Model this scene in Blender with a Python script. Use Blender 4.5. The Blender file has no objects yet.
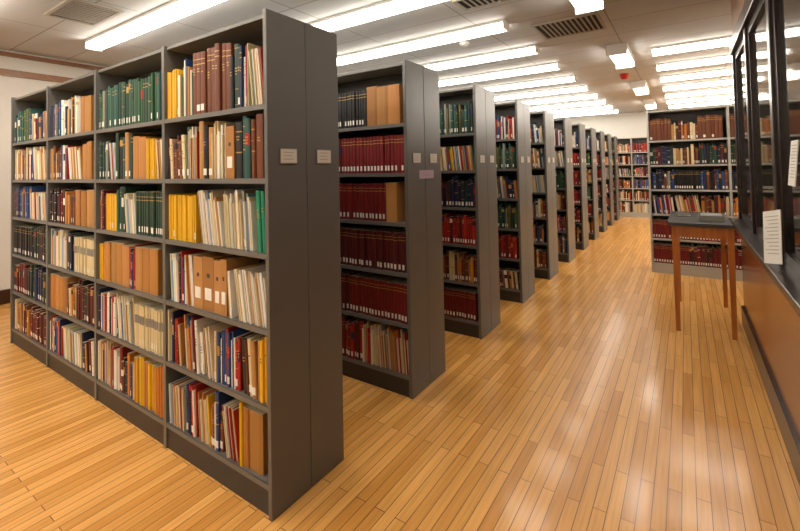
import bpy, math, random
from mathutils import Matrix, Vector
random.seed(11)
scene=bpy.context.scene
COL=scene.collection
try: scene.view_settings.view_transform='Standard'
except Exception: pass
# ---------------------------------------------------------------- helpers
def lin(h):
    h=h.lstrip('#'); r=[]
    for i in (0,2,4):
        c=int(h[i:i+2],16)/255
        r.append(c/12.92 if c<=.04045 else ((c+.055)/1.055)**2.4)
    return (r[0],r[1],r[2],1.0)
def mat(name,col,rough=.5,metal=0,noise=0,nscale=20,coat=0,bump=0,emit=0,spec=.5):
    m=bpy.data.materials.new(name); m.use_nodes=True; nt=m.node_tree; b=nt.nodes['Principled BSDF']
    c=lin(col) if isinstance(col,str) else col
    b.inputs['Base Color'].default_value=c
    b.inputs['Roughness'].default_value=rough; b.inputs['Metallic'].default_value=metal
    b.inputs['Coat Weight'].default_value=coat; b.inputs['Specular IOR Level'].default_value=spec
    if noise or bump:
        tc=nt.nodes.new('ShaderNodeTexCoord'); n=nt.nodes.new('ShaderNodeTexNoise'); n.inputs['Scale'].default_value=nscale
        n.inputs['Detail'].default_value=4
        nt.links.new(tc.outputs['Object'],n.inputs['Vector'])
        if noise:
            mx=nt.nodes.new('ShaderNodeMix'); mx.data_type='RGBA'
            mx.inputs[6].default_value=tuple(x*(1-noise) for x in c[:3])+(1,)
            mx.inputs[7].default_value=tuple(min(1,x*(1+noise)) for x in c[:3])+(1,)
            nt.links.new(n.outputs['Fac'],mx.inputs[0]); nt.links.new(mx.outputs[2],b.inputs['Base Color'])
        if bump:
            bp=nt.nodes.new('ShaderNodeBump'); bp.inputs['Strength'].default_value=bump; bp.inputs['Distance'].default_value=.002
            nt.links.new(n.outputs['Fac'],bp.inputs['Height']); nt.links.new(bp.outputs[0],b.inputs['Normal'])
    if emit:
        b.inputs['Emission Color'].default_value=c; b.inputs['Emission Strength'].default_value=emit
    return m
def wood(name,c1,c2,rough=.35,scale=(3,40,40),coat=.2):
    m=bpy.data.materials.new(name); m.use_nodes=True; nt=m.node_tree; b=nt.nodes['Principled BSDF']
    tc=nt.nodes.new('ShaderNodeTexCoord'); mp=nt.nodes.new('ShaderNodeMapping'); mp.inputs['Scale'].default_value=scale
    n=nt.nodes.new('ShaderNodeTexNoise'); n.inputs['Scale'].default_value=1.0; n.inputs['Detail'].default_value=6; n.inputs['Distortion'].default_value=.6
    r=nt.nodes.new('ShaderNodeValToRGB'); r.color_ramp.elements[0].color=lin(c1); r.color_ramp.elements[1].color=lin(c2)
    r.color_ramp.elements[0].position=.3; r.color_ramp.elements[1].position=.7
    nt.links.new(tc.outputs['Object'],mp.inputs[0]); nt.links.new(mp.outputs[0],n.inputs['Vector'])
    nt.links.new(n.outputs['Fac'],r.inputs[0]); nt.links.new(r.outputs[0],b.inputs['Base Color'])
    b.inputs['Roughness'].default_value=rough; b.inputs['Coat Weight'].default_value=coat; b.inputs['Coat Roughness'].default_value=.15
    return m
def attach(o,parent):
    if parent: o.parent=parent
    COL.objects.link(o); return o
def boxes_mesh(name,boxes,off=(0,0,0)):
    v=[];f=[]
    for (x0,x1,y0,y1,z0,z1) in boxes:
        b=len(v)
        for z in (z0,z1):
            for (x,y) in ((x0,y0),(x1,y0),(x1,y1),(x0,y1)): v.append((x-off[0],y-off[1],z-off[2]))
        f+=[(b+3,b+2,b+1,b),(b+4,b+5,b+6,b+7),(b,b+1,b+5,b+4),(b+1,b+2,b+6,b+5),(b+2,b+3,b+7,b+6),(b+3,b,b+4,b+7)]
    me=bpy.data.meshes.new(name); me.from_pydata(v,[],f); me.update(); return me
def wloc(p):
    l=Vector((0,0,0))
    while p: l=l+p.location; p=p.parent
    return l
def mk(name,boxes,m,parent=None,bevel=0,org=None):
    off=wloc(parent) if parent else Vector((0,0,0))
    if org is None and parent is None:
        org=((min(b[0] for b in boxes)+max(b[1] for b in boxes))/2,(min(b[2] for b in boxes)+max(b[3] for b in boxes))/2,min(b[4] for b in boxes))
    if org is None: org=tuple(off)
    me=boxes_mesh(name,boxes,org)
    me.materials.append(m)
    o=bpy.data.objects.new(name,me); attach(o,parent)
    o.location=Vector(org)-off
    if bevel:
        b=o.modifiers.new('bevel','BEVEL'); b.width=bevel; b.segments=2; b.limit_method='ANGLE'
    return o
def thing(name,loc,label,cat,group=None):
    e=bpy.data.objects.new(name,None); e.empty_display_size=.1; COL.objects.link(e); e.location=loc
    tag(e,label,cat,group); return e
def tag(o,label,cat,group=None):
    o['label']=label; o['category']=cat
    if group: o['group']=group
def struct(o): o['kind']='structure'; return o

# ---------------------------------------------------------------- materials
M_metal=mat('shelf_metal','#676560',.36,0,.06,8)
M_metal2=mat('shelf_board_metal','#6e6c67',.4,0,.05,8)
M_back=mat('shelf_back_metal','#3e3b38',.6)
M_kick=mat('shelf_kick','#373430',.5)
M_lmetal=mat('light_shelf_metal','#b2b0a8',.4,0,.04,8)
M_card=mat('label_card','#d9d3c4',.6)
M_print=mat('card_print','#a09b92',.7)
M_pink=mat('pink_card','#b9a0b4',.6)
M_holder=mat('card_holder','#8f8c85',.3,.5)
M_white=mat('fixture_white','#e9e6df',.4)
M_lens=mat('fixture_lens','#fff7ea',.4,emit=16)
M_wall=mat('wall_paint','#d6d1c8',.8,0,.03,5)
M_vent=mat('vent_metal','#a89f90',.5)
M_ventd=mat('vent_dark','#2a2520',.8)
M_base=wood('dark_wood','#2a140a','#3d2012',.35)
M_tan=wood('tan_wood','#7d5233','#96683f',.4)
M_frame=wood('window_frame_wood','#1a100b','#30201a',.3)
M_panel=wood('honey_panel','#6c3510','#98551c',.26,(20,2.5,2.5),.5)
M_tablew=wood('table_wood','#9c5518','#bd6f2e',.35,(30,30,3),.3)
M_tabtop=mat('table_top','#333636',.35,0,.1,30)
M_tray=mat('tray_grey','#8b8678',.5)
M_paper=mat('sheet_paper','#dcd9d0',.7)
M_red=mat('alarm_red','#c42a1c',.4)
M_glass=mat('dark_window_glass','#24221c',.05,0,spec=.6)
# books
M_book=bpy.data.materials.new('book_cloth'); M_book.use_nodes=True
nt=M_book.node_tree; b=nt.nodes['Principled BSDF']; at=nt.nodes.new('ShaderNodeAttribute'); at.attribute_name='Col'
nt.links.new(at.outputs['Color'],b.inputs['Base Color']); b.inputs['Roughness'].default_value=.5
tc=nt.nodes.new('ShaderNodeTexCoord'); nz=nt.nodes.new('ShaderNodeTexNoise'); nz.inputs['Scale'].default_value=400
bp=nt.nodes.new('ShaderNodeBump'); bp.inputs['Strength'].default_value=.25; bp.inputs['Distance'].default_value=.001
nt.links.new(tc.outputs['Object'],nz.inputs['Vector']); nt.links.new(nz.outputs['Fac'],bp.inputs['Height']); nt.links.new(bp.outputs[0],b.inputs['Normal'])
M_pages=mat('page_paper','#cfc3a4',.85,0,.12,300)
M_label=mat('spine_label_paper','#efece2',.7)
# floor
M_floor=bpy.data.materials.new('maple_strip_floor'); M_floor.use_nodes=True
nt=M_floor.node_tree; b=nt.nodes['Principled BSDF']
tc=nt.nodes.new('ShaderNodeTexCoord'); mp=nt.nodes.new('ShaderNodeMapping'); mp.inputs['Rotation'].default_value=(0,0,math.radians(90))
br=nt.nodes.new('ShaderNodeTexBrick'); br.offset=.37; br.offset_frequency=2
br.inputs['Color1'].default_value=lin('#efb566'); br.inputs['Color2'].default_value=lin('#d0913f'); br.inputs['Mortar'].default_value=lin('#6e3f16')
br.inputs['Scale'].default_value=1; br.inputs['Mortar Size'].default_value=.0017; br.inputs['Mortar Smooth'].default_value=.1
br.inputs['Brick Width'].default_value=.83; br.inputs['Row Height'].default_value=.055; br.inputs['Bias'].default_value=-.1
nt.links.new(tc.outputs['Object'],mp.inputs[0]); nt.links.new(mp.outputs[0],br.inputs['Vector'])
mp2=nt.nodes.new('ShaderNodeMapping'); mp2.inputs['Scale'].default_value=(60,2.5,1); n2=nt.nodes.new('ShaderNodeTexNoise'); n2.inputs['Scale'].default_value=1; n2.inputs['Detail'].default_value=6
nt.links.new(tc.outputs['Object'],mp2.inputs[0]); nt.links.new(mp2.outputs[0],n2.inputs['Vector'])
rp=nt.nodes.new('ShaderNodeValToRGB'); rp.color_ramp.elements[0].color=(.76,.68,.55,1); rp.color_ramp.elements[1].color=(1.1,1.1,1.1,1)
rp.color_ramp.elements[0].position=.3; rp.color_ramp.elements[1].position=.65
mx=nt.nodes.new('ShaderNodeMix'); mx.data_type='RGBA'; mx.blend_type='MULTIPLY'; mx.inputs[0].default_value=.6
nt.links.new(n2.outputs['Fac'],rp.inputs[0]); nt.links.new(br.outputs['Color'],mx.inputs[6]); nt.links.new(rp.outputs[0],mx.inputs[7]); nt.links.new(mx.outputs[2],b.inputs['Base Color'])
b.inputs['Roughness'].default_value=.32; b.inputs['Coat Weight'].default_value=.32; b.inputs['Coat Roughness'].default_value=.13
bp=nt.nodes.new('ShaderNodeBump'); bp.inputs['Strength'].default_value=.25; bp.inputs['Distance'].default_value=.002; bp.invert=True
nt.links.new(br.outputs['Fac'],bp.inputs['Height']); nt.links.new(bp.outputs[0],b.inputs['Normal'])
# ceiling
M_ceil=bpy.data.materials.new('ceiling_tiles'); M_ceil.use_nodes=True
nt=M_ceil.node_tree; b=nt.nodes['Principled BSDF']
tc=nt.nodes.new('ShaderNodeTexCoord'); mp=nt.nodes.new('ShaderNodeMapping'); mp.inputs['Location'].default_value=(.3,.2,0)
br=nt.nodes.new('ShaderNodeTexBrick'); br.offset=0
br.inputs['Color1'].default_value=lin('#c2c2c2'); br.inputs['Color2'].default_value=lin('#bcbbb9'); br.inputs['Mortar'].default_value=lin('#908c86')
br.inputs['Scale'].default_value=1; br.inputs['Mortar Size'].default_value=.007; br.inputs['Brick Width'].default_value=1.22; br.inputs['Row Height'].default_value=.5725
nt.links.new(tc.outputs['Object'],mp.inputs[0]); nt.links.new(mp.outputs[0],br.inputs['Vector']); nt.links.new(br.outputs['Color'],b.inputs['Base Color']); b.inputs['Roughness'].default_value=.9

# ---------------------------------------------------------------- constants
P=1.145; S=.914; H=2.27; D=.47; NR=11
ZC=3.08; XL=-5.3; XR=4.6; XP=1.962; YB=13.4; YF=-3.4; YE=3.9; ZL=.99
ZK=[1.84-.34*k for k in range(6)]   # shelf tops, from the highest
# ---------------------------------------------------------------- room
struct(mk('floor',[(XL-.1,XR+.1,YF-.1,YB+.1,-.1,0)],M_floor,org=(0,0,0)))
struct(mk('ceiling',[(XL-.1,XR+.1,YF-.1,YB+.1,ZC,ZC+.1)],M_ceil,org=(0,0,0)))
struct(mk('wall_left',[(XL-.1,XL,YF,YB,0,ZC)],M_wall))
struct(mk('wall_back',[(XL,XR,YB,YB+.1,0,ZC)],M_wall))
struct(mk('wall_front',[(XL,XP,YF-.1,YF,0,ZC)],M_wall))
struct(mk('wall_far_right',[(XR,XR+.1,YE,YB,0,ZC)],M_wall))
struct(mk('wall_return',[(XP+.12,XR,YE-.1,YE,0,ZC)],M_wall))
struct(mk('baseboard_left',[(XL,XL+.02,YF,YB,0,.17)],M_base))
struct(mk('baseboard_back',[(XL,XR,YB-.02,YB,0,.17)],M_base))
struct(mk('trim_1',[(XL,XL+.03,YF,YB,2.76,2.84)],M_tan))
struct(mk('trim_2',[(XL,XL+.04,YF,YB,3.0,3.05)],M_tan))
struct(mk('trim_3',[(XL,XL+.05,-.06,.06,.17,2.76)],M_tan))
# right partition : wainscot, ledge, window band, header
struct(mk('wall_right',[(XP,XP+.12,YF,YE,.12,ZL-.04)],M_panel))
struct(mk('baseboard_right',[(XP-.02,XP+.12,YF,YE,0,.17)],M_frame,bevel=.004))
struct(mk('trim_4',[(XP-.02,XP,YF,YE,ZL-.15,ZL-.04)],M_frame,bevel=.004))
struct(mk('trim_5',[(XP-.085,XP+.12,YF,YE+.01,ZL-.04,ZL)],M_frame,bevel=.006))
struct(mk('wall_right_header',[(XP,XP+.12,YF,YE,2.66,ZC)],M_tan))
struct(mk('trim_6',[(XP-.03,XP+.12,YF,YE,2.54,2.66)],M_frame,bevel=.004))
posts=[YE-.035,2.9,1.85,.8,-.25,-1.3,-2.35]
for i,y in enumerate(posts):
    struct(mk('trim_%d'%(7+i),[(XP-.012,XP+.1,y-.04,y+.04,ZL,2.54)],M_frame,bevel=.004))
for i in range(len(posts)-1):
    y0=posts[i+1]+.04; y1=posts[i]-.04
    w=struct(mk('window_%d'%(i+1),[(XP+.022,XP+.03,y0,y1,ZL,2.54)],M_glass))
    o=mk('sash',[(XP+.006,XP+.04,y0,y0+.06,ZL,2.54),(XP+.006,XP+.04,y1-.06,y1,ZL,2.54),(XP+.006,XP+.04,y0+.06,y1-.06,ZL,ZL+.06),(XP+.006,XP+.04,y0+.06,y1-.06,2.48,2.54)],M_frame,parent=w)

# ---------------------------------------------------------------- fluorescent fixtures
def lens_mesh(name,length,w0,w1,h,axis,off):
    v=[]
    for t in (-length/2,length/2):
        for (a,z) in ((-w0/2,0),(-w1/2,-h),(w1/2,-h),(w0/2,0)):
            v.append((t,a,z) if axis=='x' else (a,t,z))
    f=[(0,1,2,3),(7,6,5,4),(0,4,5,1),(1,5,6,2),(2,6,7,3),(3,7,4,0)]
    me=bpy.data.meshes.new(name); me.from_pydata(v,[],f); me.update()
    return me
def fixture(x,y,length,axis,label,group,w=.20,hh=.03):
    z=ZC
    e=thing('fluorescent_light',(x,y,z),label,'ceiling light',group)
    l=length/2; zb=z-hh-.065
    if axis=='x': hb=[(x-l,x+l,y-w/2,y+w/2,z-hh,z-.001)]; ends=[(x-l-.012,x-l,y-w/2,y+w/2,zb,z-.001),(x+l,x+l+.012,y-w/2,y+w/2,zb,z-.001)]
    else: hb=[(x-w/2,x+w/2,y-l,y+l,z-hh,z-.001)]; ends=[(x-w/2,x+w/2,y-l-.012,y-l,zb,z-.001),(x-w/2,x+w/2,y+l,y+l+.012,zb,z-.001)]
    mk('housing',hb,M_white,parent=e)
    for en in ends: mk('end_cap',[en],M_white,parent=e)
    me=lens_mesh('lens',length,w-.01,w*.72,.058,axis,None); me.materials.append(M_lens)
    o=bpy.data.objects.new('lens',me); o.parent=e; o.location=(0,0,-hh-.001); COL.objects.link(o)
LX0,LX1=-4.12,-.0
for n in range(-3,11):
    y=.84+P*n
    fixture((LX0+LX1)/2,y,LX1-LX0,'x','long white fluorescent ceiling light above an aisle','ceiling lights over the stacks',.17)
for n in range(4,11):
    y=.84+P*n
    fixture((1.23+4.3)/2,y,4.3-1.23,'x','long white fluorescent ceiling light above side bookcases','ceiling lights over the side stacks',.17)
for y in (-2.9,-.2,2.5,5.3,8.3,11.1):
    fixture(.86,y,.9,'y','short white fluorescent box light over the walkway','walkway ceiling lights',.24,.08)

# ---------------------------------------------------------------- vents, detectors
def vent(x,y,wx,wy,label):
    z=ZC
    e=thing('ceiling_vent',(x,y,z),label,'air vent','ceiling air vents')
    mk('vent_frame',[(x-wx/2,x+wx/2,y-wy/2,y-wy/2+.03,z-.015,z-.001),(x-wx/2,x+wx/2,y+wy/2-.03,y+wy/2,z-.015,z-.001),(x-wx/2,x-wx/2+.03,y-wy/2+.03,y+wy/2-.03,z-.015,z-.001),(x+wx/2-.03,x+wx/2,y-wy/2+.03,y+wy/2-.03,z-.015,z-.001)],M_vent,parent=e)
    mk('vent_opening',[(x-wx/2+.03,x+wx/2-.03,y-wy/2+.03,y+wy/2-.03,z-.004,z-.001)],M_ventd,parent=e)
    k=int((wx-.06)/.05); st=(wx-.06)/k
    mk('vent_slats',[(x-wx/2+.03+st*i,x-wx/2+.03+st*i+.016,y-wy/2+.03,y+wy/2-.03,z-.013,z-.004) for i in range(1,k)],M_vent,parent=e)
vent(-3.15,.40,.66,.42,'square beige slatted metal air vent in ceiling')
vent(.52,3.74,.68,.62,'square beige slatted metal air vent in ceiling')
vent(.05,2.42,.5,.3,'small beige slatted metal air vent in ceiling')
import bmesh
def disc(name,x,y,z,prof,m,label,cat):
    bm=bmesh.new(); N=20; rings=[]
    for (r,dz) in prof: rings.append([bm.verts.new((r*math.cos(2*math.pi*i/N),r*math.sin(2*math.pi*i/N),dz)) for i in range(N)])
    for a,b_ in zip(rings,rings[1:]):
        for i in range(N): bm.faces.new((a[i],a[(i+1)%N],b_[(i+1)%N],b_[i]))
    bm.faces.new(rings[0]); bm.faces.new(rings[-1][::-1]); bmesh.ops.recalc_face_normals(bm,faces=bm.faces)
    me=bpy.data.meshes.new(name); bm.to_mesh(me); bm.free(); me.materials.append(m)
    for p in me.polygons: p.use_smooth=True
    o=bpy.data.objects.new(name,me); o.location=(x,y,z); COL.objects.link(o); tag(o,label,cat)
disc('smoke_detector',-.68,3.55,ZC-.001,[(.06,0),(.06,-.02),(.045,-.04),(.02,-.045)],M_white,'round white smoke detector on ceiling','smoke detector')
disc('alarm_beacon',.72,7.0,ZC-.001,[(.07,0),(.07,-.04),(.05,-.08),(.03,-.09)],M_red,'small red alarm beacon on walkway ceiling','alarm')

# ---------------------------------------------------------------- shelving rows
def shelving(x0,nsec,y,label,metal,double=True,ends=True,cards=True,extra=None,group='double-sided shelving rows'):
    dp=D if double else .26
    e=thing('bookshelf',(x0,y,0),label,'bookshelf',group)
    if double:
        mk('end_panel',[(x0-.025,x0,y,y+dp/2-.0015,0,H)],metal,parent=e,bevel=.003)
        mk('end_panel',[(x0-.025,x0,y+dp/2+.0015,y+dp,0,H)],metal,parent=e,bevel=.003)
    else:
        mk('end_panel',[(x0-.025,x0,y,y+dp,0,H)],metal,parent=e,bevel=.003)
    xe=x0-nsec*S
    mk('end_panel',[(xe-.0,xe+.025,y,y+dp,0,H)],metal,parent=e,bevel=.003)
    for k in range(1,nsec):
        xx=x0-k*S
        mk('upright',[(xx-.014,xx+.014,y+.004,y+dp-.004,0,H-.01)],metal,parent=e)
    mk('back_panel',[(xe+.025,x0-.025,y+dp/2-.003,y+dp/2+.003,.1,H-.02)] if double else [(xe+.025,x0-.025,y+dp-.01,y+dp,.1,H-.02)],M_back,parent=e)
    mk('canopy_top',[(xe+.025,x0-.025,y+.02,y+dp-.02,H-.03,H-.012)],metal,parent=e)
    mk('kick_plate',[(xe+.025,x0-.025,y+.012,y+dp-.012,0,.115)],M_kick if metal is M_metal else metal,parent=e)
    bm_=M_metal2 if metal is M_metal else metal
    for k in range(nsec):
        a=x0-(k+1)*S+(.025 if k==nsec-1 else .014); b_=x0-k*S-(.025 if k==0 else .014)
        for z in ZK:
            bx=[(a,b_,y+.008,y+dp-.012,z-.014,z),(a,b_,y+.006,y+.012,z-.024,z)]
            mk('shelf',bx,bm_,parent=e)
    if cards:
        for yy in (.118,.352):
            mk('label_holder',[(x0,x0+.004,y+yy-.052,y+yy+.052,1.565,1.638)],M_holder,parent=e)
            mk('label_card',[(x0+.0042,x0+.0052,y+yy-.048,y+yy+.048,1.569,1.634)],M_card,parent=e)
            mk('card_print',[(x0+.0052,x0+.0056,y+yy-.033,y+yy+.028-.008*(i%2),1.618-.016*i,1.621-.016*i) for i in range(3)],M_print,parent=e)
    if extra=='pink':
        mk('aisle_label',[(x0,x0+.003,y+.15,y+.35,1.455,1.515)],M_pink,parent=e)
        mk('card_print',[(x0+.003,x0+.0034,y+.18,y+.32,1.490,1.494),(x0+.003,x0+.0034,y+.20,y+.30,1.474,1.478)],M_print,parent=e)
    return e
for n in range(NR):
    shelving(0,4,n*P,'long grey metal double-sided library bookshelf full of books' if n else 'dark grey metal library bookshelf, four bays of mixed books',M_metal,extra='pink' if n==1 else None)
XS=1.11; YS=5.66
shelving(XS+2*S+S,3,YS,'light grey metal bookcase with red and blue bound volumes',M_lmetal,double=True,cards=False,group=None)
shelving(1.2,2,12.4,'grey metal bookcase against the far end wall',M_lmetal,double=False,cards=False,group=None)

# ---------------------------------------------------------------- books
C={k:lin(v)[:3] for k,v in dict(yellow='#e6b41e',brown='#6e3a1c',tan='#b5844a',cream='#d8c89e',white='#e4e0d4',black='#1a1818',red='#a8231a',darkred='#741616',
 maroon='#561517',green='#2c5a38',darkgreen='#1e3d2d',teal='#22504c',olive='#5c5a2c',blue='#284a80',navy='#1b2848',lightblue='#7a9fb8',orange='#c67a2c',grey='#88847c',pink='#a8606e',kraft='#b07a3c',lime='#7f9650',seagreen='#1c8568').items()}
GOLD=lin('#c09a50')[:3]; PAGE=lin('#c2b698')[:3]; LAB=lin('#ebe7dc')[:3]
NICE=dict(darkred='dark red',darkgreen='dark green',lightblue='light blue',seagreen='sea green',kraft='light brown')
def jit(c,a=.18):
    k=1+random.uniform(-a,a); return tuple(min(1,max(0,x*k*(1+random.uniform(-.05,.05)))) for x in c)
def set_col(me,fc):
    ca=me.color_attributes.new('Col','FLOAT_COLOR','CORNER'); buf=[]
    for p,c in zip(me.polygons,fc): buf+=[c[0],c[1],c[2],1.0]*p.loop_total
    ca.data.foreach_set('color',buf)
def prism(prof,levels,sidecol,capcol,segcols=None):
    n=len(prof); v=[];f=[];c=[]
    for z in levels: v+=[(x,y,z) for x,y in prof]
    for L in range(len(levels)-1):
        for i in range(n):
            j=(i+1)%n
            f.append((L*n+i,L*n+j,(L+1)*n+j,(L+1)*n+i)); c.append(segcols(L,i) if segcols else sidecol)
    f.append(tuple(range(n))[::-1]); c.append(capcol)
    f.append(tuple((len(levels)-1)*n+i for i in range(n))); c.append(capcol)
    return v,f,c
def rotv(v,ang,x,y,z):
    ca,sa=math.cos(ang),math.sin(ang)
    return [(x+px*ca-pz*sa,y+py,z+px*sa+pz*ca) for px,py,pz in v]
STUFF=dict(v=[],f=[],c=[]); NIND=[0]
B1=((.80,.815),(.88,.893)); B2=((.45,.47),(.82,.84)); B3=((.55,.75),); B4=((.06,.07),(.3,.31),(.62,.63),(.93,.94)); B5=((.78,.93),)
def place_book(x,y,z,w,h,d,col,cname,style,ang,indiv,group):
    """x = bottom-left corner of the spine, book leans left by ang"""
    band=style.get('band'); lab=random.random()<style.get('lab',.4) and w>.011
    bc=style.get('bc') or GOLD
    if not style.get('ser') and band:
        band=random.choice([None,None,B1,B2,B3,B4,B5,band])
        if band in (B3,B5): bc=random.choice([LAB,C['black'],C['red'],C['tan'],C['navy'],GOLD])
    r=min(.006,w*.22)
    lv=[0]; kinds=['c']
    if lab:
        lz=style.get('labz',.018); lv+=[lz,lz+.034]; kinds=['c','l','c']
    if band and w>.012:
        for (a,b_) in band:
            if a*h>lv[-1]+.004: lv+=[a*h,b_*h]; kinds+=['b','c']
    lv.append(h)
    if bc=='label': bc=LAB
    if not indiv:
        prof=[(0,d),(0,r),(w*.22,0),(w*.78,0),(w,r),(w,d)]
        def sc(L,i):
            if kinds[L]=='l' and i==2: return LAB
            if kinds[L]=='b' and i in(1,2,3): return bc
            return col
        v,f,c=prism(prof,lv,col,col,sc); c[-1]=PAGE if h<.29 else col
        v=rotv(v,ang,x,y,z); o=len(STUFF['v'])
        STUFF['v']+=v; STUFF['f']+=[tuple(k+o for k in ff) for ff in f]; STUFF['c']+=c
        return
    NIND[0]+=1
    box=style.get('box')
    if box:
        prof=[(0,d),(0,0),(w,0),(w,d)]
        v,f,c=prism(prof,[0,h*.12,h*.34,h],col,tuple(k*.7 for k in col))
        v2,f2,c2=prism([(w*.2,.001),(w*.2,-.0015),(w*.8,-.0015),(w*.8,.001)],[h*.2,h*.42],LAB,LAB)
        me=bpy.data.meshes.new('magazine_box'); me.from_pydata(v,[],f); me.update(); set_col(me,c); me.materials.append(M_book)
        ob=bpy.data.objects.new('magazine_box',me); COL.objects.link(ob); ob.location=(x,y,z)
        tag(ob,'%s cardboard magazine box with paper label on shelf'%NICE.get(cname,cname),'magazine box',group)
        me2=bpy.data.meshes.new('box_label'); me2.from_pydata(v2,[],f2); me2.update(); me2.materials.append(M_label)
        l=bpy.data.objects.new('box_label',me2); l.parent=ob; COL.objects.link(l)
        v3,f3,c3=prism([(w*.38,.001),(w*.38,-.001),(w*.62,-.001),(w*.62,.001)],[h*.62,h*.69],LAB,LAB)
        me3=bpy.data.meshes.new('finger_hole'); me3.from_pydata(v3,[],f3); me3.update(); me3.materials.append(M_back)
        l=bpy.data.objects.new('finger_hole',me3); l.parent=ob; COL.objects.link(l)
        return
    t=min(.0026,w*.18)
    prof=[(0,d),(0,r),(w*.2,r*.22),(w*.5,0),(w*.8,r*.22),(w,r),(w,d),(w-t,d),(w-t,r+.005),(t,r+.005),(t,d)]
    kk=[('c' if k=='l' else k) for k in kinds]
    def sc(L,i):
        if kk[L]=='b' and i in (1,2,3,4): return bc
        return col
    v,f,c=prism(prof,lv,col,col,sc)
    if w>.016 and style.get('title',True):
        tc_=GOLD if sum(col)<.9 else tuple(k*.15 for k in col)
        hh=h*random.uniform(.6,.75)
        for q in range(random.choice((1,2,2,3))):
            ww=w*random.uniform(.3,.5); z0=hh-q*.014
            vv,ff,cc=prism([(w/2-ww/2,r*.3),(w/2-ww/2,-.0005),(w/2+ww/2,-.0005),(w/2+ww/2,r*.3)],[z0,z0+.005],tc_,tc_)
            o=len(v); v+=vv; f+=[tuple(k+o for k in g) for g in ff]; c+=cc
    me=bpy.data.meshes.new('book'); me.from_pydata(v,[],f); me.update(); set_col(me,c); me.materials.append(M_book)
    ob=bpy.data.objects.new('book',me); COL.objects.link(ob); ob.location=(x,y,z); ob.rotation_euler=(0,-ang,0)
    nm=NICE.get(cname,cname)
    kind='thin %s paperbound'%nm if w<.012 else ('thick %s clothbound'%nm if w>.035 else '%s hardbound'%nm)
    lean=' leaning on neighbour' if ang>.03 else ' standing upright'
    tag(ob,kind+' book'+(' with white spine label' if lab else '')+lean,'book',group)
    mp_=boxes_mesh('page_block',[(t*1.05,w-t*1.05,r+.0055,d-.004,.003,h-.004)]); mp_.materials.append(M_pages)
    pg=bpy.data.objects.new('page_block',mp_); pg.parent=ob; COL.objects.link(pg)
    if lab:
        ww=min(w*.8,.026)
        lm=boxes_mesh('spine_label',[(w/2-ww/2,w/2+ww/2,-.0008,r*.5,lv[1],lv[2])]); lm.materials.append(M_label)
        lo=bpy.data.objects.new('spine_label',lm); lo.parent=ob; COL.objects.link(lo)
STY={
 'mix':dict(cols=['red','blue','cream','white','brown','black','tan','cream','orange','navy','grey','darkred'],h=(.185,.285),w=(.008,.036),band=B2,lab=.5,lean=.35),
 'thin':dict(cols=['cream','white','tan','cream','grey','lightblue','orange','red','white'],h=(.20,.29),w=(.003,.009),lab=0,lean=.7),
 'thinc':dict(cols=['red','blue','cream','green','orange','cream','white','white','yellow','tan','cream'],h=(.19,.285),w=(.005,.013),lab=.2,lean=.5),
 'cream':dict(cols=['cream','white','cream','tan','white','white','cream','lightblue'],h=(.21,.29),w=(.004,.015),lab=.2,lean=.7),
 'box':dict(cols=['kraft','kraft','tan'],h=(.255,.27),w=(.075,.10),box=True,lab=0),
 'boxs':dict(cols=['kraft','tan'],h=(.24,.27),w=(.05,.07),box=True,lab=0),
 'brownbig':dict(cols=['brown'],h=(.29,.31),w=(.038,.048),band=B1,ser=1,lab=.2),
 'bkbig':dict(cols=['black','darkgreen','brown','black','teal','tan'],h=(.25,.31),w=(.025,.055),band=B2,lab=.4),
 'dark':dict(cols=['black','navy','darkgreen','maroon'],h=(.23,.29),w=(.016,.04),band=B1,lab=.5),
 'greens':dict(cols=['darkgreen','teal','green','olive','darkgreen','grey'],h=(.22,.29),w=(.012,.034),band=B2,lab=.5),
 'teals':dict(cols=['teal','darkgreen','teal','darkgreen','green'],h=(.26,.295),w=(.018,.03),band=B1,lab=.4),
 'reds':dict(cols=['darkred','red','maroon','red'],h=(.225,.27),w=(.018,.036),band=B1,lab=.8),
 'maroons':dict(cols=['maroon','darkred','maroon','darkred','black'],h=(.22,.27),w=(.02,.036),band=B1,lab=.9,bc='label'),
 'yell':dict(cols=['yellow'],h=(.235,.245),w=(.009,.014),ser=1,lab=.2,band=None),
 'blues':dict(cols=['navy','blue','navy','black','blue','grey','brown'],h=(.22,.28),w=(.012,.034),band=B2,lab=.4),
 'browns':dict(cols=['brown','tan','brown','orange','maroon','cream'],h=(.2,.27),w=(.014,.034),band=B2,lab=.5,lean=.2),
 'oran':dict(cols=['orange','yellow','orange','tan'],h=(.26,.29),w=(.012,.03),lab=0),
 'rwb':dict(cols=['red','white','blue','cream','red','white','navy'],h=(.21,.275),w=(.006,.022),lab=.4,band=B3,lean=.3),
 'seag':dict(cols=['seagreen'],h=(.27,.28),w=(.018,.03),lab=0,lean=1),
 'bkser':dict(cols=['black'],h=(.25,.255),w=(.024,.028),ser=1,band=B1,lab=.9),
 'gser':dict(cols=['darkgreen'],h=(.26,.262),w=(.022,.024),ser=1,band=B1,lab=.8),
 'redser':dict(cols=['darkred'],h=(.245,.25),w=(.026,.032),ser=1,band=B1,lab=.95),
 'marser':dict(cols=['maroon'],h=(.25,.254),w=(.028,.034),ser=1,band=B1,lab=.95),
 'creamser':dict(cols=['cream'],h=(.25,.255),w=(.014,.018),ser=1,lab=.3,band=B3,bc=tuple(C['grey'])),
 'gap':None,
}
CAP=300
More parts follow.
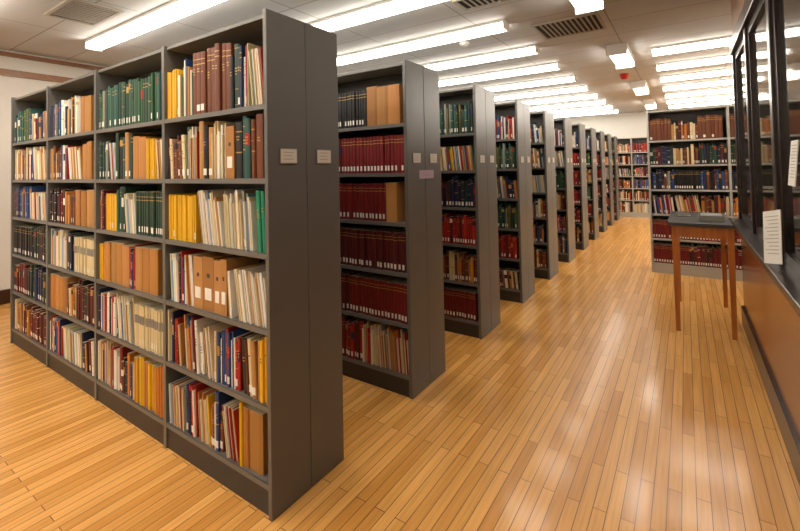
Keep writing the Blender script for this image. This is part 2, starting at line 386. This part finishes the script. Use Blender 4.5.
def fill(xa,xb,yf,k,runs,group,indiv_ok=True,hs=1.0,zoff=0.0,cut=None):
    z=ZK[k]+.0006; x=xa+.002; xb=xb-.002; tot=sum(r[0] for r in runs); span=xb-x; acc=0
    hmax=.37 if k==0 else .300
    for fr,sn in runs:
        acc+=fr/tot; xend=(xa+span*acc); st=STY[sn]
        if st is None: x=xend; continue
        ang=0; first=True
        if st.get('lean') and random.random()<st['lean']: ang=random.uniform(.05,.17) if st['w'][1]<.02 else random.uniform(.04,.10)
        while True:
            w=random.uniform(*st['w']); h=min(random.uniform(*st['h'])*hs,hmax)
            if ang and first: xx=x+h*math.sin(ang)+.004
            else: xx=x
            foot=w/math.cos(ang)+.0006
            if xx+foot>xend: break
            if ang: h=min(h,(hmax+.003-w*math.sin(ang))/math.cos(ang))
            cn=random.choice(st['cols']); col=jit(C[cn],.06 if st.get('ser') else .2)
            if ang and not first: h=min(h,h0*1.02)
            if first: h0=h
            d=min(.195,max(.12,h*.72))
            if st.get('box'): d=.195
            ind=indiv_ok and NIND[0]<CAP and (cut is None or xx>cut)
            place_book(xx,yf+.014+random.uniform(0,.014),z,w,h,d,col,cn,st,ang,ind,group)
            x=xx+foot+random.uniform(0,.0006); first=False
        if ang: x+=.003
def bay(n,s): 
    a=-(s+1)*S+(.025 if s==3 else .014); b_=-s*S-(.025 if s==0 else .014); return a,b_
R0S1=[[(.15,'yell'),(.16,'thinc'),(.42,'brownbig'),(.1,'dark'),(.07,'rwb'),(.14,'thin')],
 [(.22,'browns'),(.10,'bkbig'),(.06,'thin'),(.14,'bkbig'),(.12,'cream'),(.14,'boxs'),(.22,'bkbig')],
 [(.36,'yell'),(.04,'thinc'),(.24,'cream'),(.3,'cream'),(.12,'seag')],
 [(.14,'cream'),(.08,'rwb'),(.08,'thin'),(.26,'box'),(.1,'boxs'),(.08,'mix'),(.28,'cream')],
 [(.12,'rwb'),(.06,'thin'),(.22,'mix'),(.12,'cream'),(.25,'rwb'),(.16,'mix'),(.1,'oran')],
 [(.2,'thin'),(.12,'rwb'),(.16,'thinc'),(.12,'mix'),(.16,'thin'),(.08,'oran'),(.18,'box')]]
R0S2=[[(.15,'greens'),(.85,'teals')],[(.2,'greens'),(.1,'thin'),(.25,'bkbig'),(.2,'box'),(.12,'yell'),(.1,'cream')],
 [(.12,'browns'),(.2,'yell'),(.12,'teals'),(.15,'cream'),(.4,'gser')],
 [(.1,'yell'),(.4,'box'),(.08,'rwb'),(.4,'box')],
 [(.3,'rwb'),(.25,'cream'),(.4,'creamser')],[(.25,'thinc'),(.3,'mix'),(.4,'oran')]]
R0S3=[[(.25,'blues'),(.3,'mix'),(.15,'cream'),(.3,'box')],[(.3,'browns'),(.15,'rwb'),(.3,'cream'),(.3,'box')],[(.4,'maroons'),(.2,'browns'),(.4,'box')],
 [(.4,'cream'),(.2,'dark'),(.4,'creamser')],[(.4,'box'),(.2,'browns'),(.4,'dark')],[(.3,'rwb'),(.4,'cream'),(.3,'mix')]]
R0S4=[[(.5,'greens'),(.5,'mix')],[(.6,'mix'),(.4,'cream')],[(.5,'blues'),(.5,'thinc')],[(.5,'bkser'),(.5,'dark')],[(.5,'maroons'),(.5,'dark')],[(.5,'browns'),(.5,'maroons')]]
R1=[[(.58,'bkser'),(.32,'box')],[(.35,'dark'),(.65,'redser')],[(.76,'redser'),(.18,'box')],[(.3,'bkser'),(.7,'marser')],[(.4,'marser'),(.6,'redser')],[(.55,'reds'),(.15,'thinc'),(.3,'thin')]]
a,b_=bay(0,0)
for k in range(6): fill(a,b_,0,k,R0S1[k],'books in the end bay of the front row',hs=1.12 if k==0 else 1.03)
for k in range(6): fill(a,b_,P,k,R1[k],'books in the end bay of the second row',cut=-.62,hs=1.06)
a2,b2=bay(0,1)
for k in (5,4,3,2,1,0): fill(a2,b2,0,k,R0S2[k],'books in the second bay of the front row')
for s,R in ((2,R0S3),(3,R0S4)):
    a2,b2=bay(0,s)
    for k in range(6): fill(a2,b2,0,k,R[k],'',False)
ROWS=[
 [['dark','greens'],['cream','thinc'],['maroons','dark'],['reds'],['cream','browns'],['redser']],
 [['mix','rwb'],['cream','greens'],['mix'],['browns','greens'],['rwb','reds'],['mix']],
 [['blues','mix'],['mix'],['blues','cream'],['thinc','mix'],['mix'],['blues','browns']],
 [['rwb'],['mix','cream'],['reds','greens'],['browns'],['mix','mix'],['mix']],
 [['mix'],['reds'],['reds'],['mix','reds'],['maroons'],['mix']]]
for n in range(2,NR):
    R=ROWS[min(n-2,4) if n<7 else (n*3)%5]
    for k in range(6): fill(a,b_,n*P,k,[(1.0/len(R[k]),q) for q in R[k]],'',False)
SIDE=[['brownbig','browns','brownbig'],['dark','browns','dark'],['blues','bkser','blues'],['rwb','thinc','browns'],['redser','reds'],['redser','maroons']]
for k,R in enumerate(SIDE):
    for s in range(3):
        fill(XS+s*S+(.025 if s==0 else .014),XS+(s+1)*S-(.025 if s==2 else .014),YS,k,[(1,q) for q in (R if s==0 else R[::-1])],'',False)
for k in range(6):
    for s in range(2):
        fill(1.2-(s+1)*S+.025,1.2-s*S-.025,12.4,k,[(1,random.choice(['reds','mix','cream','blues','browns','cream'])),(1,'mix')],'',False)
me=bpy.data.meshes.new('shelved_books'); me.from_pydata(STUFF['v'],[],STUFF['f']); me.update(); set_col(me,STUFF['c']); me.materials.append(M_book)
o=bpy.data.objects.new('shelved_books',me); COL.objects.link(o); o['kind']='stuff'; tag(o,'hundreds of mixed cloth-bound books filling the library shelves','books')

# ---------------------------------------------------------------- table
TX0,TX1,TY0,TY1,TZ=1.425,1.875,3.38,4.4,.985
e=thing('table',((TX0+TX1)/2,(TY0+TY1)/2,0),'tall slim wooden table with dark grey top beside panelling','table')
mk('table_top',[(TX0-.03,TX1+.0,TY0-.02,TY1+.02,TZ-.03,TZ)],M_tabtop,parent=e,bevel=.004)
mk('apron',[(TX0+.03,TX1-.03,TY0+.008,TY0+.026,TZ-.13,TZ-.03),(TX0+.03,TX1-.03,TY1-.026,TY1-.008,TZ-.13,TZ-.03),(TX0+.008,TX0+.026,TY0+.03,TY1-.03,TZ-.13,TZ-.03),(TX1-.026,TX1-.008,TY0+.03,TY1-.03,TZ-.13,TZ-.03)],M_tablew,parent=e)
for (x,y) in ((TX0,TY0),(TX1-.045,TY0),(TX0,TY1-.045),(TX1-.045,TY1-.045)):
    bm=bmesh.new(); cx,cy=x+.0225,y+.0225
    rings=[]
    for (z,r) in ((0,.017),(TZ-.16,.024),(TZ-.03,.024)):
        rings.append([bm.verts.new((sx*r,sy*r,z)) for sx,sy in ((-1,-1),(1,-1),(1,1),(-1,1))])
    for p,q in zip(rings,rings[1:]):
        for i in range(4): bm.faces.new((p[i],p[(i+1)%4],q[(i+1)%4],q[i]))
    bm.faces.new(rings[0][::-1]); bm.faces.new(rings[-1])
    me=bpy.data.meshes.new('leg'); bm.to_mesh(me); bm.free(); me.materials.append(M_tablew)
    l=bpy.data.objects.new('leg',me); l.parent=e; l.location=(cx-e.location.x,cy-e.location.y,0); COL.objects.link(l)
e=thing('card_tray',(1.73,3.65,TZ+.001),'small grey open tray holding slips on the table','tray')
x0,x1,y0,y1,z0=1.63,1.83,3.56,3.74,TZ+.001
mk('tray_body',[(x0,x1,y0,y1,z0,z0+.008),(x0,x0+.006,y0,y1,z0+.008,z0+.05),(x1-.006,x1,y0,y1,z0+.008,z0+.05),(x0+.006,x1-.006,y0,y0+.006,z0+.008,z0+.05),(x0+.006,x1-.006,y1-.006,y1,z0+.008,z0+.05)],M_tray,parent=e)
mk('paper_slips',[(x0+.02,x1-.02,y0+.02+i*.012,y0+.023+i*.012,z0+.008,z0+.062) for i in range(10)],M_paper,parent=e)
e=thing('notebook',(1.52,3.99,TZ+.001),'closed dark notebook lying flat on the table','notebook')
mk('cover',[(1.46,1.58,3.9,4.08,TZ+.001,TZ+.004),(1.46,1.58,3.9,4.08,TZ+.022,TZ+.025),(1.46,1.463,3.9,4.08,TZ+.004,TZ+.022)],M_back,parent=e)
mk('page_block',[(1.464,1.575,3.904,4.076,TZ+.0042,TZ+.0218)],M_pages,parent=e)

# ---------------------------------------------------------------- notices on the partition ledge
def sign(y,z,w,h,tilt,label):
    me=boxes_mesh('paper_notice',[(-.002,.002,-w/2,w/2,0,h)]); me.materials.append(M_paper)
    o=bpy.data.objects.new('paper_notice',me); o.location=(XP-(.06 if tilt else .03),y,z); o.rotation_euler=(math.radians(-10) if tilt else 0,math.radians(5),math.radians(tilt)); COL.objects.link(o); tag(o,label,'notice')
    m2=boxes_mesh('printed_lines',[(-.0026,-.002,-w*.38,w*(.38-.1*(i%3)),h*.88-i*h*.07,h*.88-i*h*.07+.004) for i in range(11)]); m2.materials.append(M_print)
    p=bpy.data.objects.new('printed_lines',m2); p.parent=o; COL.objects.link(p)
sign(1.62,ZL+.017,.17,.27,16,'white printed paper notice leaning on dark window ledge')
sign(1.27,1.42,.14,.20,0,'white printed paper notice taped to dark window')

# ---------------------------------------------------------------- world & camera
w=bpy.data.worlds.new('world'); scene.world=w; w.use_nodes=True
w.node_tree.nodes['Background'].inputs[0].default_value=(.9,.9,1,1); w.node_tree.nodes['Background'].inputs[1].default_value=.3
cx,cy,cz,yaw,pit,rol,f,px,py=1.547,-1.237,1.535,.593,.027,-.021,422.74,400,156.5
F0=Vector((-math.sin(yaw),math.cos(yaw),0)); R0=Vector((math.cos(yaw),math.sin(yaw),0)); U0=Vector((0,0,1))
F=F0*math.cos(pit)+U0*math.sin(pit); U=U0*math.cos(pit)-F0*math.sin(pit)
R=R0*math.cos(rol)+U*math.sin(rol); U=U*math.cos(rol)-R0*math.sin(rol)
U=(U-U.dot(R)*R).normalized(); F=U.cross(R).normalized()
cam=bpy.data.cameras.new('camera'); co=bpy.data.objects.new('camera',cam); COL.objects.link(co)
m=Matrix.Identity(4)
for i in range(3): m[i][0]=R[i]; m[i][1]=U[i]; m[i][2]=-F[i]
m[0][3],m[1][3],m[2][3]=cx,cy,cz
co.matrix_world=m
cam.lens=f*36/800; cam.sensor_width=36; cam.shift_y=-(265.5-py)/800; cam.clip_start=.05
scene.camera=co
